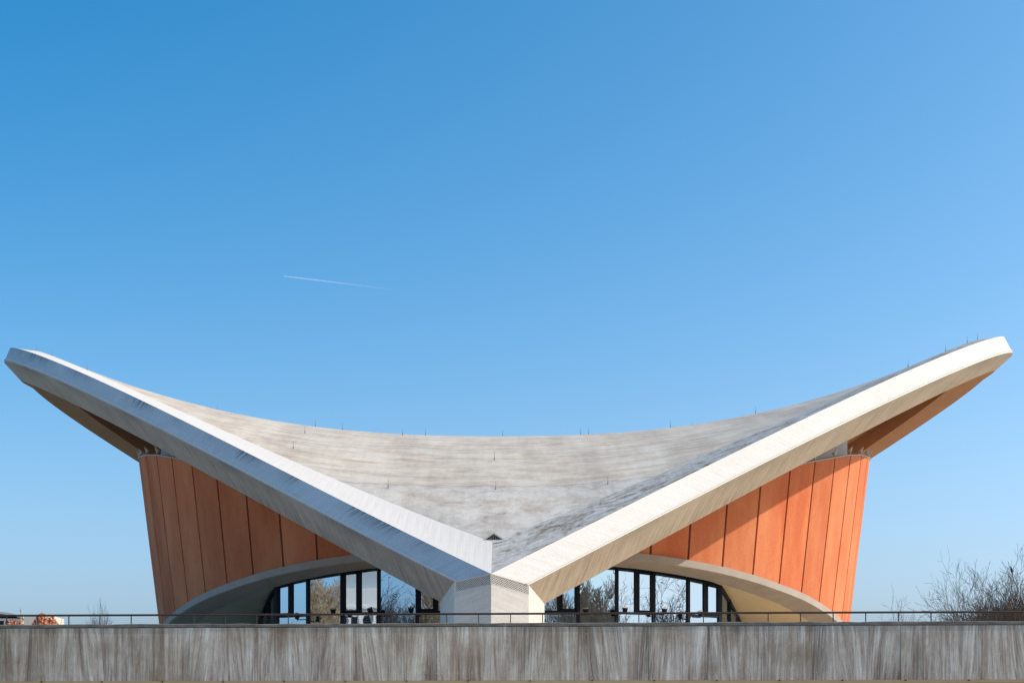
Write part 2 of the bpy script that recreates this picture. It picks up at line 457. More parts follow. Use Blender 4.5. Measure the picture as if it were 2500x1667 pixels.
# front and rear piers
def pier(back):
    def fl(p): return (p[0], 2 * YC - p[1] if back else p[1], p[2])
    A0 = Vector((AX, 8.0, 6.136 + EYE))
    B = [Vector(LN[s_]['B'][0]) for s_ in (-1, 1)]; C = [Vector(LN[s_]['C'][0]) for s_ in (-1, 1)]
    for i, sx in enumerate((-1, 1)):
        b = B[i]; c = C[i]
        parts = {}
        gh = .36
        zf = 4.38
        # main face below the lattice
        f = [A0 - Vector((0, 0, gh)), b - Vector((0, 0, gh)), Vector((b.x, b.y, zf)), Vector((A0.x, A0.y, zf))]
        v = [fl(p) for p in f]; uvv = [(f[k].z, (f[k] - Vector((A0.x, A0.y, f[k].z))).length) for k in range(4)]
        ch = [b - Vector((0, 0, gh)), b, c, Vector((c.x, c.y, zf)), Vector((b.x, b.y, zf))]
        v2 = [fl(p) for p in ch]
        bk = Vector((c.x * .8 + AX * .2, c.y + 2.6, 0))
        sdv = [c, Vector((bk.x, bk.y, c.z + .6)), Vector((bk.x, bk.y, zf)), Vector((c.x, c.y, zf))]
        v3 = [fl(p) for p in sdv]
        vt = v + v2 + v3
        fc = [(0, 1, 2, 3), (4, 5, 6, 7, 8), (9, 10, 11, 12)]
        uvs = {0: uvv, 1: [(p.z, (p - b).length) for p in ch], 2: [(p.z, p.y) for p in sdv]}
        if (sx > 0) != back: fc = [g[::-1] for g in fc]; uvs = {k: q[::-1] for k, q in uvs.items()}
        mesh('pier_face', vt, fc, M['pier_l'], HALL, uvs=uvs)
        # lattice
        e = (b - A0); ln = Vector((e.x, e.y, 0)).length; ex = Vector((e.x, e.y, 0)) / ln
        nrm = Vector((ex.y, -ex.x, 0)); nrm = nrm if nrm.y < 0 else -nrm
        dz = e.z
        def pt(u, w, d=0.0): return A0 + ex * u + Vector((0, 0, dz * u / ln - w)) + nrm * d
        bkm = MB().add([fl(p) for p in (pt(0, 0, -.14), pt(ln, 0, -.14), pt(ln, gh, -.14), pt(0, gh, -.14))], [(0, 1, 2, 3)])
        bkm.build('lattice_backing', M['dark'], HALL)
        lb = MB(); pitch = .105; w_ = .036
        nlo = int((ln + gh * 1.6) / pitch) + 1
        for dirn in (1, -1):
            for k in range(-6, nlo):
                u0 = k * pitch; u1 = u0 + gh * 1.25
                if dirn < 0: u0, u1 = u1, u0
                # clip to 0..ln
                w0, w1 = 0.0, gh
                def clip(ua, wa, ub, wb):
                    out = []
                    for (p, q) in (((ua, wa), (ub, wb)),):
                        t0, t1 = 0.0, 1.0; du = q[0] - p[0]
                        for lim, s_ in ((0, 1), (ln, -1)):
                            fa = s_ * (p[0] - lim); fb = s_ * (q[0] - lim)
                            if fa < 0 and fb < 0: return None
                            if fa < 0: t0 = max(t0, fa / (fa - fb))
                            if fb < 0: t1 = min(t1, fa / (fa - fb))
                        if t1 - t0 < .03: return None
                        return (p[0] + du*t0, p[1] + (q[1]-p[1])*t0, p[0] + du*t1, p[1] + (q[1]-p[1])*t1)
                r_ = clip(u0, w0, u1, w1)
                if not r_: continue
                a = Vector(fl(pt(r_[0], r_[1], -.03 if dirn > 0 else -.034))); b_ = Vector(fl(pt(r_[2], r_[3], -.03 if dirn > 0 else -.034)))
                lb.bar(a, b_, .021, w_, up=Vector(fl(nrm)) - Vector(fl((0, 0, 0))))
        for w in (0.0, gh):
            lb.bar(fl(pt(0, w, -.03)), fl(pt(ln, w, -.03)), .06, .03)
        lb.bar(fl(pt(0.02, 0, -.03)), fl(pt(0.02, gh, -.03)), .06, .05)
        lb.bar(fl(pt(ln - .02, 0, -.03)), fl(pt(ln - .02, gh, -.03)), .06, .05)
        o = lb.build('lattice_grille', M['pier_l'], HALL); o['kind'] = 'stuff'
    # pier core
    cl, cr = C
    zt = cl.z - .15
    core = [(cl.x + .3, cl.y + .1, zf), (cr.x - .3, cr.y + .1, zf), (cr.x - .5, cr.y + 2.5, zf), (cl.x + .5, cl.y + 2.5, zf)]
    core = core + [(x, y, zt) for x, y, z in core]
    MB().hexa([fl(p) for p in core]).build('pier_core', M['pier_l'], HALL)
pier(False); pier(True)

# roof vent where the two beams part
vm = MB(); vx, vy, vz = AX + .05, E0Y + .12, E0Z
zz = lambda x, y: shell_z(x, y)
hw = .38; dpt = .75
pk = vz + .30
MB().add([(vx - hw, vy + dpt*.25, vz + .08), (vx, vy, vz - .05), (vx + hw, vy + dpt*.25, vz + .08), (vx + .05, vy + dpt * .25, pk), (vx - .05, vy + dpt*.25, pk)],
         [(0, 1, 2, 3, 4)]).build('vent_opening', M['dark'], HALL)
vf = MB()
vf.bar((vx - hw - .05, vy + .16, vz + .06), (vx, vy + .16, pk + .05), .30, .05, up=(0, 0, 1))
vf.bar((vx + hw + .05, vy + .16, vz + .06), (vx, vy + .162, pk + .052), .30, .05, up=(0, 0, 1))
vf.build('vent_hood', M['roof'], HALL)
vb = MB()
for k in range(-5, 6):
    x = vx + k * .07; h = (1 - abs(k) / 6.0) * .28
    vb.box(x - .009, x + .009, vy + .08 , vy + .10, vz - .02, vz + .02 + h)
o = vb.build('vent_bars', M['cap'], HALL); o['kind'] = 'stuff'

# drum
DX, DR0, DK, DZR = -.45, 20.4, .122, 6.9
def Rz(z): return DR0 + DK * (z - EYE - DZR)
def dp(th, r, z):
    return (DX + r * math.sin(R_(th)), YC - r * math.cos(R_(th)), z)
def fold(th):
    a = abs((th + 180) % 360 - 180)
    return a if a <= 90 else 180 - a
RIM_T = [0, 20, 30, 40, 49, 55, 60, 66, 79, 90]; RIM_Z = [11.3, 12.0, 12.8, 13.8, 14.65, 15.15, 15.55, 15.9, 16.5, 16.8]
BND_T = [0, 10, 20, 26, 31.5, 37.4, 43, 49, 54.2, 60, 65.5, 71, 76, 80, 83]
BND_Z = [9.45, 9.38, 9.2, 9.02, 8.81, 8.52, 8.2, 7.87, 7.52, 7.14, 6.77, 6.2, 5.4, 4.2, 2.7]
def rim_z(th): return float(np.interp(fold(th), RIM_T, RIM_Z)) + EYE
def bnd_z(th): return float(np.interp(fold(th), BND_T, BND_Z)) + EYE
STEP = 5.8064516                       # 62 panels
NP = 62
for k in range(NP):
    ta = (k - .5) * STEP; tb = ta + STEP
    g = .17
    v = []; f = []
    nc, nr = 4, 6
    for lay, rr in ((0, .0), (1, -.14)):
        for i in range(nc + 1):
            th = ta + g + (STEP - 2 * g) * i / nc
            z0 = max(bnd_z(th) - .1, 4.4); z1 = rim_z(th)
            for j in range(nr + 1):
                z = z0 + (z1 - z0) * j / nr
                v.append(dp(th, Rz(z) + rr, z))
    w = nr + 1; h0 = (nc + 1) * w
    for i in range(nc):
        for j in range(nr):
            a = i*w + j
            f.append((a, a + w, a + w + 1, a + 1)); f.append((h0 + a, h0 + a + 1, h0 + a + w + 1, h0 + a + w))
    for i in range(nc):
        for j in (0, nr):
            a = i*w + j; q = (a, h0 + a, h0 + a + w, a + w); f.append(q if j == 0 else q[::-1])
    for j in range(nr):
        a = j; f.append((a, a + 1, h0 + a + 1, h0 + a)); a = nc*w + j; f.append((a, h0 + a, h0 + a + 1, a + 1))
    mesh('wall_panel', v, f, M['orange'], HALL)
# backing behind the joints
v = []; f = []; nr = 4; w = nr + 1; nT = 186
for i in range(nT + 1):
    th = i * 360 / nT
    z0 = max(bnd_z(th) - .1, 4.4); z1 = rim_z(th) - .03
    for j in range(nr + 1):
        z = z0 + (z1 - z0) * j / nr; v.append(dp(th, Rz(z) - .09, z))
for i in range(nT):
    for j in range(nr):
        a = i*w + j; f.append((a, a + w, a + w + 1, a + 1))
mesh('joint_backing', v, f, M['joint'], HALL)
# cap ring, neck
v = []; f = []
for i in range(nT + 1):
    th = i * 360 / nT; z = rim_z(th)
    for r, dz in ((.03, -.02), (.03, .05), (-.6, .05), (-1.8, -.15)):
        v.append(dp(th, Rz(z) + r, z + dz))
for i in range(nT):
    for j in range(3):
        a = i*4 + j; f.append((a, a + 4, a + 5, a + 1))
mesh('drum_cap', v, f, M['cap'], HALL)
v = []; f = []
NR = 20.3; nN = 96
for i in range(nN + 1):
    th = (i + .5) * 360 / nN
    p = dp(th, NR, 0); zt = shell_z(p[0], p[1]) - .3
    v.append((p[0], p[1], min(rim_z(th) - .3, zt - .2))); v.append((p[0], p[1], zt))
for i in range(nN): f.append((2*i, 2*i+2, 2*i+3, 2*i+1))
mesh('ring_wall', v, f, M['neck'], HALL)
# horn shaped brackets on the drum rim
hm = None
for k in range(NP):
    th = (k - .5) * STEP
    z = rim_z(th) + .06
    if hm is None:
        pts = [(.16, 0, .50), (.02, 0, 0), (-.06, .10, .26), (-.06, -.10, .26), (-.22, .0, .20), (.06, .055, .25), (.06, -.055, .25)]
        fcs = [(0, 2, 5), (0, 6, 3), (0, 5, 6), (5, 2, 1), (6, 5, 1), (3, 6, 1), (0, 4, 2), (0, 3, 4), (2, 4, 1), (4, 3, 1)]
        hm = bpy.data.meshes.new('rim_bracket'); hm.from_pydata(pts, [], fcs); hm.materials.append(M['horn']); hm.update()
    o = new_obj('rim_bracket', hm, HALL)
    rot = R_(th - 90)
    o.matrix_basis = Matrix.Translation(dp(th, Rz(z) - .02, z)) @ Matrix.Rotation(rot, 4, 'Z') @ Matrix.Scale(.9, 4)

# arch bands and vaults, front and rear
def vault(back):
    def fl(p): return (p[0], 2 * YC - p[1] if back else p[1], p[2])
    ths = np.linspace(-83, 83, 150)
    v = []
    for th in ths:
        z = bnd_z(th)
        for r, dz in ((.0, .02), (.20, .0), (.22, -.36), (.12, -.40), (-1.0, -.60), (-1.0, -.2)):
            v.append(fl(dp(th, Rz(z) + r, z + dz)))
    n = 6; f = []
    for i in range(len(ths) - 1):
        for j in range(n - 1):
            a = i*n + j; q = (a, a + 1, a + n + 1, a + n); f.append(q if back else q[::-1])
    mesh('arch_band', v, f, M['band'], HALL)
    # side vault surfaces running inward from the band to the glass
    for sx in (-1, 1):
        cx, cy, cz = corner(sx)
        rt = return_line(sx)
        v = []; ny_, nt = 14, 16
        for i in range(nt + 1):
            u = i / nt
            th = sx * (32.0 + (83 - 32.0) * u)
            zb = bnd_z(th) - .60
            P = Vector(dp(th, Rz(bnd_z(th)) - 1.0, zb))
            Q = Vector(rt(u * 22.0))
            for j in range(ny_ + 1):
                t_ = j / ny_; p = P.lerp(Q, t_); v.append(fl(p))
        w = ny_ + 1; f = []
        for i in range(nt):
            for j in range(ny_):
                a = i*w + j; f.append((a, a + 1, a + w + 1, a + w))
        mesh('vault_soffit', v, f, M['vault'], HALL, smooth=True)

# glass wall: twelve flat bays on a shallow curve
GX, GR, GC = -.70, 21.0, 50.0          # centre of the glass curve is 50 m back, radius 21
def gp(th): return (GX + GR * math.sin(R_(th)), GC - GR * math.cos(R_(th)))
HEAD = {0: 8.95, 1: 8.93, 2: 8.88, 3: 8.80, 4: 8.65, 5: 8.42, 6: 8.16}
def corner(sx): x, y = gp(sx * 32.4); return x, y, HEAD[6] + EYE
def return_line(sx):
    x, y, z = corner(sx)
    def q(t_):
        zz_ = float(np.interp(t_, [0, 4, 8, 12, 18, 22], [8.16, 7.72, 7.1, 6.45, 4.6, 2.75])) + EYE
        return (x + sx * .25 * t_, y + .97 * t_, zz_)
    return q
vault(False); vault(True)

ZF = 4.4
def pane(P, Q, n, parent):            # flat pane between P and Q lines
    pass
def glass_bay(k, sx):
    """bay between mullion k and k+1; k counted from the axis, sx side"""
    a = Vector((*gp(sx * 5.4 * k), 0)); b = Vector((*gp(sx * 5.4 * (k + 1)), 0))
    za = HEAD[k] + EYE; zb = HEAD[k + 1] + EYE
    ln = (b - a).length; ex = (b - a) / ln; nrm = Vector((-ex.y, ex.x, 0)); nrm = nrm if nrm.y < 0 else -nrm
    def pt(u, z, d=0): p = a + ex * u + nrm * d; return Vector((p.x, p.y, z))
    hz = lambda u: za + (zb - za) * u / ln
    fr = MB(); tw = .15
    def vert(u, z0, z1, w=.12, d=.14):
        p0 = pt(u - w/2, z0, -d/2); p1 = pt(u + w/2, z0, -d/2); p2 = pt(u + w/2, z0, d/2); p3 = pt(u - w/2, z0, d/2)
        q = [p0, p1, p2, p3]; fr.hexa(q + [Vector((p.x, p.y, (z1 if not callable(z1) else z1(u)))) for p in q])
    def hor(u0, u1, z0a, z0b, h, d=.13):
        q = []
        for dz in (0, h):
            for (u, z, dd) in ((u0, z0a, -d/2), (u1, z0b, -d/2), (u1, z0b, d/2), (u0, z0a, d/2)): q.append(pt(u, z + dz, dd))
        fr.hexa(q)
    vert(0, ZF, lambda u: za, .15, .2)
    if k == 5: vert(ln, ZF, lambda u: zb, .2, .2)
    hor(.07, ln - .07, za - .16, zb - .16, .17)
    hor(.07, ln - .07, ZF, ZF, .1)
    panes = []
    if k % 2 == 1:                                     # opening sash + fixed light over a lower light
        zt = 6.42 + EYE
        if k == 1: us = .93; sash = (us + .12, ln - .07); fixed = (.07, us)
        elif k == 3: us = .93; sash = None
        hor(.07, ln - .07, zt, zt, .12)
        # fixed light nearer the axis, sash further out
        um = ln * .52
        vert(um, zt + .1, lambda u: hz(u) - .1, .17, .15)
        s0, s1 = um + .085, ln - .07
        fw = .10
        hor(s0, s1, zt + .12, zt + .12, fw, .17)
        hor(s0, s1, hz(s0) - .16 - fw, hz(s1) - .16 - fw, fw, .17)
        vert(s0 + fw/2 - .01, zt + .12, lambda u: hz(u) - .15, fw, .17); vert(s1 - fw/2, zt + .12, lambda u: hz(u) - .15, fw, .17)
        panes += [(.07, um - .08, zt + .11, None), (s0 + fw - .02, s1 - fw + .01, zt + .21, -.26), (.07, ln - .07, ZF + .09, zt + .01)]
    else:
        panes += [(.07, ln - .07, ZF + .09, None)]
    fo = fr.build('window_frame', M['frame'], HALL)
    for (u0, u1, z0, z1) in panes:
        if z1 is None or z1 < 0:
            dz = -.15 if z1 is None else -.25
            zz0, zz1 = hz(u0) + dz, hz(u1) + dz
        else: zz0 = zz1 = z1
        pv = [pt(u0, z0, .0), pt(u1, z0, .0), pt(u1, zz1, .0), pt(u0, zz0, .0)]
        po = mesh('window_pane', pv, [(0, 1, 2, 3)], M['glass'])
        po.parent = fo
        po.matrix_parent_inverse = Matrix.Identity(4)
        if fo.parent:                                   # frame carries the hall offset
            po.matrix_parent_inverse = Matrix.Identity(4)
for sx in (-1, 1):
    for k in range(6): glass_bay(k, sx)
    # glazed return going back from the corner
    rt = return_line(sx)
    fr = MB(); pts = [0, 4, 8, 12, 16]
    prs = []
    for i, t_ in enumerate(pts):
        p = Vector(rt(t_))
        if i: fr.box(p.x - .09, p.x + .09, p.y - .09, p.y + .09, ZF, p.z - .02)
        if i:
            q = Vector(rt(pts[i-1]))
            fr.bar(q - Vector((0, 0, .1)), p - Vector((0, 0, .1)), .14, .2)
            prs.append([(q.x, q.y, ZF), (p.x, p.y, ZF), (p.x, p.y, p.z - .15), (q.x, q.y, q.z - .15)])
    fo = fr.build('return_frame', M['frame'], HALL)
    for pv in prs:
        po = mesh('window_pane', pv, [(0, 1, 2, 3)], M['glass']); po.parent = fo
# dark foyer behind the glass
MB().add([dp(th, 14.5, z) for z in (4.41, 12.0) for th in range(-60, 61, 10)],
         [(i, i + 1, 13 + i + 1, 13 + i) for i in range(12)]).build('foyer_wall', M['interior'], HALL)
MB().add([dp(th, 19.2, 10.6) for th in range(-90, 91, 10)], [tuple(range(19))]).build('foyer_ceiling', M['interior'], HALL)

# lightning rods on the roof, each a thin spike standing on the surface
RODS = [(-8.85, 34.49, 0.36), (-10.28, 34.73, 0.36), (-5.56, 32.3, 0.36), (-4.45, 33.27, 0.36), (-0.5, 36.92, 0.36), (3.62, 35.46, 0.36), (4.02, 34.97, 0.36), (8.27, 34.49, 0.36), (12.79, 34.97, 0.36), (-16.06, 38.38, 0.36), (-9.97, 27.91, 0.36), (-9.85, 22.8, 0.36), (-7.31, 49.1, 0.36), (-5.19, 17.69, 0.36), (-0.79, 23.04, 0.36), (-0.68, 17.69, 0.36), (10.12, 40.82, 0.36), (11.58, 49.34, 0.36), (4.02, 17.69, 0.36)]
for (x, y, h) in RODS:
    if x < -900: continue
    z = shell_z(x, y)
    MB().tube([(x, y, z - .05), (x, y, z + .12), (x, y, z + .13), (x, y, z + h)], [.03, .02, .009, .007], 5).build('lightning_rod', M['rod'], HALL)
for sd, ss in ((-1, (.62, .74, .86)), (1, (.58, .68, .77, .86))):
    for s_ in ss:
        p = lineE(sd, np.array([s_]))[0]
        x, y, z = p[0] + AX, p[1], p[2] + EYE
        MB().tube([(x, y, z - .05), (x, y, z + .12), (x, y, z + .13), (x, y, z + .36)], [.03, .02, .009, .007], 5).build('lightning_rod', M['rod'], HALL)

# ------------------------------------------------------------------ terrace
SLP = -.047
def wy(x): return SLP * x
t = NT('ground_paving'); a = t.noise(t.coord('Object'), .05, 6, .6)
M['ground'] = t.fin(t.ramp(a, [(.35, (.16, .17, .08)), (.5, (.34, .31, .25)), (.65, (.42, .38, .31))]), .95)
tag(mesh('ground', [(-4000, -4000, 0), (4000, -4000, 0), (4000, 6000, 0), (-4000, 6000, 0)], [(0, 1, 2, 3)], M['ground']), kind='structure')
tr_ = MB().hexa([(-48, wy(-48) + .3, 3.75), (48, wy(48) + .3, 3.75), (48, 98, 3.75), (-48, 98, 3.75), (-48, wy(-48) + .3, 4.4), (48, wy(48) + .3, 4.4), (48, 98, 4.4), (-48, 98, 4.4)]).build('terrace', M['floor'])
tag(tr_, kind='structure')
# ground storey below the terrace
gs = MB().hexa([(-44, 7, 0), (44, 7, 0), (44, 92, 0), (-44, 92, 0), (-44, 7, 3.6), (44, 7, 3.6), (44, 92, 3.6), (-44, 92, 3.6)]).build('ground_storey', M['inner'])
tag(gs, kind='structure')

PAR = empty('terrace_wall', (0, 0, 3.59), 'long low streaked grey concrete wall at the edge of the raised terrace in the foreground', 'wall')
Z0, Z1 = 3.59, 5.26
PXJ = [-60, 49, 219, 455, 667, 861, 1065, 1267, 1470, 1582, 1756, 1950, 2188, 2282, 2465, 2600]
XJ = [(-1250 + p) * 51.0 / 4000 for p in PXJ]
XJ = [XJ[0] - 2.6 * k for k in range(12, 0, -1)] + XJ + [XJ[-1] + 2.6 * k for k in range(1, 12)]
for i in range(len(XJ) - 1):
    x0 = XJ[i] + .004; x1 = XJ[i + 1] - .004
    d = .004 * ((i * 7) % 3)
    m_ = MB().hexa([(x0, wy(x0) + d, Z0), (x1, wy(x1) + d, Z0), (x1, wy(x1) + .28, Z0), (x0, wy(x0) + .28, Z0),
                    (x0, wy(x0) + d, Z1), (x1, wy(x1) + d, Z1), (x1, wy(x1) + .28, Z1), (x0, wy(x0) + .28, Z1)])
    o = m_.build('concrete_panel', M['streak'], PAR)
MB().hexa([(-48, wy(-48) + .04, Z0 + .02), (48, wy(48) + .04, Z0 + .02), (48, wy(48) + .2, Z0 + .02), (-48, wy(-48) + .2, Z0 + .02),
           (-48, wy(-48) + .04, Z1 - .02), (48, wy(48) + .04, Z1 - .02), (48, wy(48) + .2, Z1 - .02), (-48, wy(-48) + .2, Z1 - .02)]).build('joint_seal', M['dark'], PAR)
rnd = random.Random(4)
x = -47.0
while x < 47:
    x1 = x + 5.2
    n_ = 10
    v = []; f = []
    for i in range(n_ + 1):
        xx = x + .003 + (x1 - x - .006) * i / n_
        j = rnd.uniform(-.008, .008); j2 = rnd.uniform(-.012, .012)
        y0 = wy(xx)
        v += [(xx, y0 - .02, Z1 + .015 + j), (xx, y0 - .02, Z1 + .10 + j2), (xx, y0 + .06, Z1 + .125 + j2), (xx, y0 + .34, Z1 + .12), (xx, y0 + .34, Z1 + .005)]
    for i in range(n_):
        for k in range(5):
            a = i*5 + k; b = i*5 + (k + 1) % 5; f.append((a, a + 5, b + 5, b)[::-1])
    f.append((0, 1, 2, 3, 4)); f.append(tuple(n_*5 + k for k in range(5))[::-1])
    mesh('coping_stone', v, f, M['coping'], PAR)
    x = x1
# soffit nib below the wall face, with drip spouts
MB().hexa([(-48, wy(-48) + .05, 3.50), (48, wy(48) + .05, 3.50), (48, wy(48) + 7, 3.50), (-48, wy(-48) + 7, 3.50),
           (-48, wy(-48) + .02, 3.589), (48, wy(48) + .02, 3.589), (48, wy(48) + 7, 3.589), (-48, wy(-48) + 7, 3.589)]).build('slab_edge', M['slab_soffit'], PAR)
for k in range(-12, 13):
    px = 237 + 151 * k + 151 * 6
    x = (px - 1250) * 51 / 4000
    if abs(x) > 20: continue
    y = wy(x)
    MB().tube([(x, y - .04, 3.575), (x, y + .08, 3.575)], .022, 8).build('drip_spout', M['dark'], PAR)
# tie holes
th_ = MB(); x = -19.0; i = 0
while x < 19:
    for z in (3.82, 5.03):
        y = wy(x) - .003
        n_ = 8
        th_.add([(x + .011 * math.cos(2*math.pi*k/n_), y, z + .011 * math.sin(2*math.pi*k/n_)) for k in range(n_)] + [(x + .012 * math.cos(2*math.pi*k/n_), y + .02, z + .012 * math.sin(2*math.pi*k/n_)) for k in range(n_)],
                [tuple(range(n_))] + [(k, k + n_, (k + 1) % n_ + n_, (k + 1) % n_) for k in range(n_)])
    x += .31 if i % 2 == 0 else .40; i += 1
M['plug'] = simple('pale_plug', (.62, .60, .56), .8)
o = th_.build('tie_hole_plug', M['plug'], PAR); o['kind'] = 'stuff'

RAIL = empty('handrail', (0, .15, 5.38), 'thin dark brown tubular handrail on slim posts along the top of the terrace wall', 'railing')
RZ = 4.075 + EYE
def rl(x): return (x, wy(x) + .16, RZ)
MB().tube([rl(x) for x in np.linspace(-47, 47, 60)], .034, 10).build('top_rail', M['rail'], RAIL, smooth=True)
POST_X = [-.045 + .998 * k for k in range(-47, 48)]
pm = None
for x in POST_X:
    xx = x
    p = rl(xx)
    if abs(xx) > 46: continue
    if pm is None:
        b_ = MB().box(-.014, .014, -.02, .02, -.30, -.02)
        pm = bpy.data.meshes.new('post'); pm.from_pydata(b_.v, [], b_.f); pm.materials.append(M['post']); pm.update()
    o = new_obj('post', pm, RAIL); o.matrix_basis = Matrix.Translation(p)
for dz in (-.10, -.16, -.22):
    MB().tube([(x, wy(x) + .16, RZ + dz) for x in (-47, 47)], .0022, 5).build('cable', M['cable'], RAIL)

# ------------------------------------------------------------------ spotlights on brackets in front of the glass
def spot(x, y, z, ang, label, tilt):
    root = empty('spotlight', (x, y, z), label, 'spotlight', 'spotlights bracketed in front of the glass wall')
    c_, s_ = math.cos(ang), math.sin(ang)
    ax = Vector((math.sin(tilt), -.25, math.cos(tilt))).normalized()
    P = Vector((x, y, z))
    MB().tube([P - ax * .16, P - ax * .14, P - ax * .02, P + ax * .10, P + ax * .115], [.07, .10, .125, .145, .15], 14).build('lamp_housing', M['frame'], root, smooth=False)
    MB().tube([P + ax * .1152, P + ax * .135], [.147, .147], 14).build('lamp_glass', M['plug'], root)
    q = P + Vector((-math.copysign(.3, x), .9, -.1))
    b_ = MB(); b_.bar(P - ax * .12, P - ax * .12 + Vector((0, .25, -.05)), .05, .05); b_.bar(P - ax*.12 + Vector((0, .25, -.05)), q, .05, .05)
    b_.build('bracket_arm', M['frame'], root)
SPOTS = [(726, 1503, 'first spotlight from the left, half hidden by the handrail before the leftmost tall glass bay', .3), (813, 1491, 'second spotlight from the left, in front of the pane reflecting the brown bushy tree', -.1),
         (904, 1489, 'third spotlight from the left, tilted, in front of the reflection of the white building', -.4), (1004, 1488, 'fourth spotlight from the left, nearest the left side of the central pier', -.1),
         (1430, 1490, 'dim spotlight nearest the right side of the central pier, before the brownish pane', -.1), (1526, 1488, 'second spotlight right of the pier, sunlit pale top beside a dark mullion', .0),
         (1622, 1490, 'third spotlight right of the pier, sunlit pale top before the large branch reflection', .0), (1710, 1497, 'rightmost spotlight, dark and crossed by the handrail near the glass corner', -.2)]
for px, py, lb, tl in SPOTS:
    xx = (px - 1250) / 4000
    th = None
    # stand 1 m in front of the glass curve
    best = min(((abs((GX + (GR + 1.0) * math.sin(R_(a_))) / (51 + GC - (GR + 1.0) * math.cos(R_(a_))) - xx), a_) for a_ in np.linspace(-36, 36, 1500)))
    a_ = best[1]; x = GX + (GR + 1.0) * math.sin(R_(a_)); y = GC - (GR + 1.0) * math.cos(R_(a_))
    z = EYE + (1816 - py) / 4000 * (y + 51)
    spot(x, y, z, 0, lb, tl)

# ------------------------------------------------------------------ trees
M['bark'] = simple('dark_bark', (.075, .058, .045), .95, var=.3)
M['bark_b'] = simple('brown_bark', (.46, .32, .20), .95, var=.3)
M['leaf'] = simple('copper_leaf', (.62, .27, .15), .8, var=.45, sc=1.2)
def make_tree(seed, height, spread=.55, depth=6, first=.28, up=.25, kids=(2, 4), twr=.019, lean=0.0):
    rd = random.Random(seed)
    tv, tf, bv, bf = [], [], [], []
    def seg(vs_, fs_, a, b, ra, rb, n):
        t_ = (b - a); l = t_.length
        if l < 1e-5: return
        t_ = t_ / l
        u = t_.cross(Vector((0, 0, 1)))
        if u.length < 1e-2: u = t_.cross(Vector((0, 1, 0)))
        u.normalize(); w = t_.cross(u); n0_ = len(vs_)
        for (p, r) in ((a, ra), (b, rb)):
            for k in range(n):
                c = 2 * math.pi * k / n
                q = p + u * (r * math.cos(c)) + w * (r * math.sin(c)); vs_.append((q.x, q.y, q.z))
        for k in range(n):
            k2 = (k + 1) % n; fs_.append((n0_ + k, n0_ + k2, n0_ + n + k2, n0_ + n + k))
    def grow(p, d, l, r, lv):
        nseg = 4 if lv < 3 else 3
        q = p; dd = d.copy(); rr = r
        for i in range(nseg):
            dd = (dd + Vector((rd.gauss(0, .12), rd.gauss(0, .12), rd.gauss(0, .06) + up * .12))).normalized()
            q2 = q + dd * (l / nseg); r2 = max(rr * (.86 if lv else .92), twr * .6)
            if lv == 0: seg(tv, tf, q, q2, rr, r2, 7)
            else: seg(bv, bf, q, q2, rr, r2, 5 if lv == 1 else (4 if lv == 2 else 3))
            q = q2; rr = r2
            if lv < depth and (lv > 0 or i > 0):
                if rd.random() < (.75 if lv < 4 else .6):
                    az = rd.uniform(0, 2 * math.pi); sp_ = spread * rd.uniform(.7, 1.4)
                    u = dd.cross(Vector((math.cos(az), math.sin(az), .3))).normalized()
                    nd = (dd * math.cos(sp_) + u * math.sin(sp_)).normalized()
                    nd.z += up * .3; nd.normalize()
                    grow(q, nd, l * rd.uniform(.55, .8), rr * .6, lv + 1)
        if lv < depth:
            for _ in range(rd.randint(*kids) - (1 if lv > 2 else 0)):
                az = rd.uniform(0, 2 * math.pi); sp_ = spread * rd.uniform(.4, 1.1)
                u = dd.cross(Vector((math.cos(az), math.sin(az), .2))).normalized()
                nd = (dd * math.cos(sp_) + u * math.sin(sp_)).normalized()
                grow(q, nd, l * rd.uniform(.6, .85), rr * .72, lv + 1)
    grow(Vector((0, 0, 0)), Vector((lean, 0, 1)).normalized(), height * first, height * .028, 0)
    mz = float(np.percentile([v[2] for v in bv], 99.7)); k = height / mz
    tv = [(x * k, y * k, z * k) for x, y, z in tv]; bv = [(x * k, y * k, z * k) for x, y, z in bv]
    a = bpy.data.meshes.new('trunk'); a.from_pydata(tv, [], tf); a.update()
    b = bpy.data.meshes.new('branches'); b.from_pydata(bv, [], bf); b.update()
    return a, b, height
TREES = {}
def tree_mesh(key, mat, *a, **k):
    t_ = make_tree(*a, **k)
    for m_ in t_[:2]: m_.materials.append(M[mat])
    TREES[key] = t_
tree_mesh('oak', 'bark', 11, 18.0, spread=.62, depth=6, kids=(2, 3))
tree_mesh('ash', 'bark', 23, 18.0, spread=.48, depth=6, kids=(2, 3), first=.30)
tree_mesh('bushy', 'bark_b', 37, 18.0, spread=.42, depth=7, kids=(2, 3), up=.5, first=.2, twr=.02)
def put_tree(key, x, y, h, rz, label, group, sc_xy=1.0, z=0.0):
    a, b, H0 = TREES[key]
    r = empty('bare_tree', (x, y, z), label, 'tree', group)
    r.rotation_euler = (0, 0, rz); k = h / H0; r.scale = (k * sc_xy, k * sc_xy, k)
    for nm, m_ in (('trunk', a), ('crown', b)):
        o = bpy.data.objects.new(nm, m_); COL.objects.link(o); o.parent = r
    return r
def at(px, D): return (px - 1250) * D / 4000, D - 51
def hz(py, D): return EYE + (1816 - py) * D / 4000
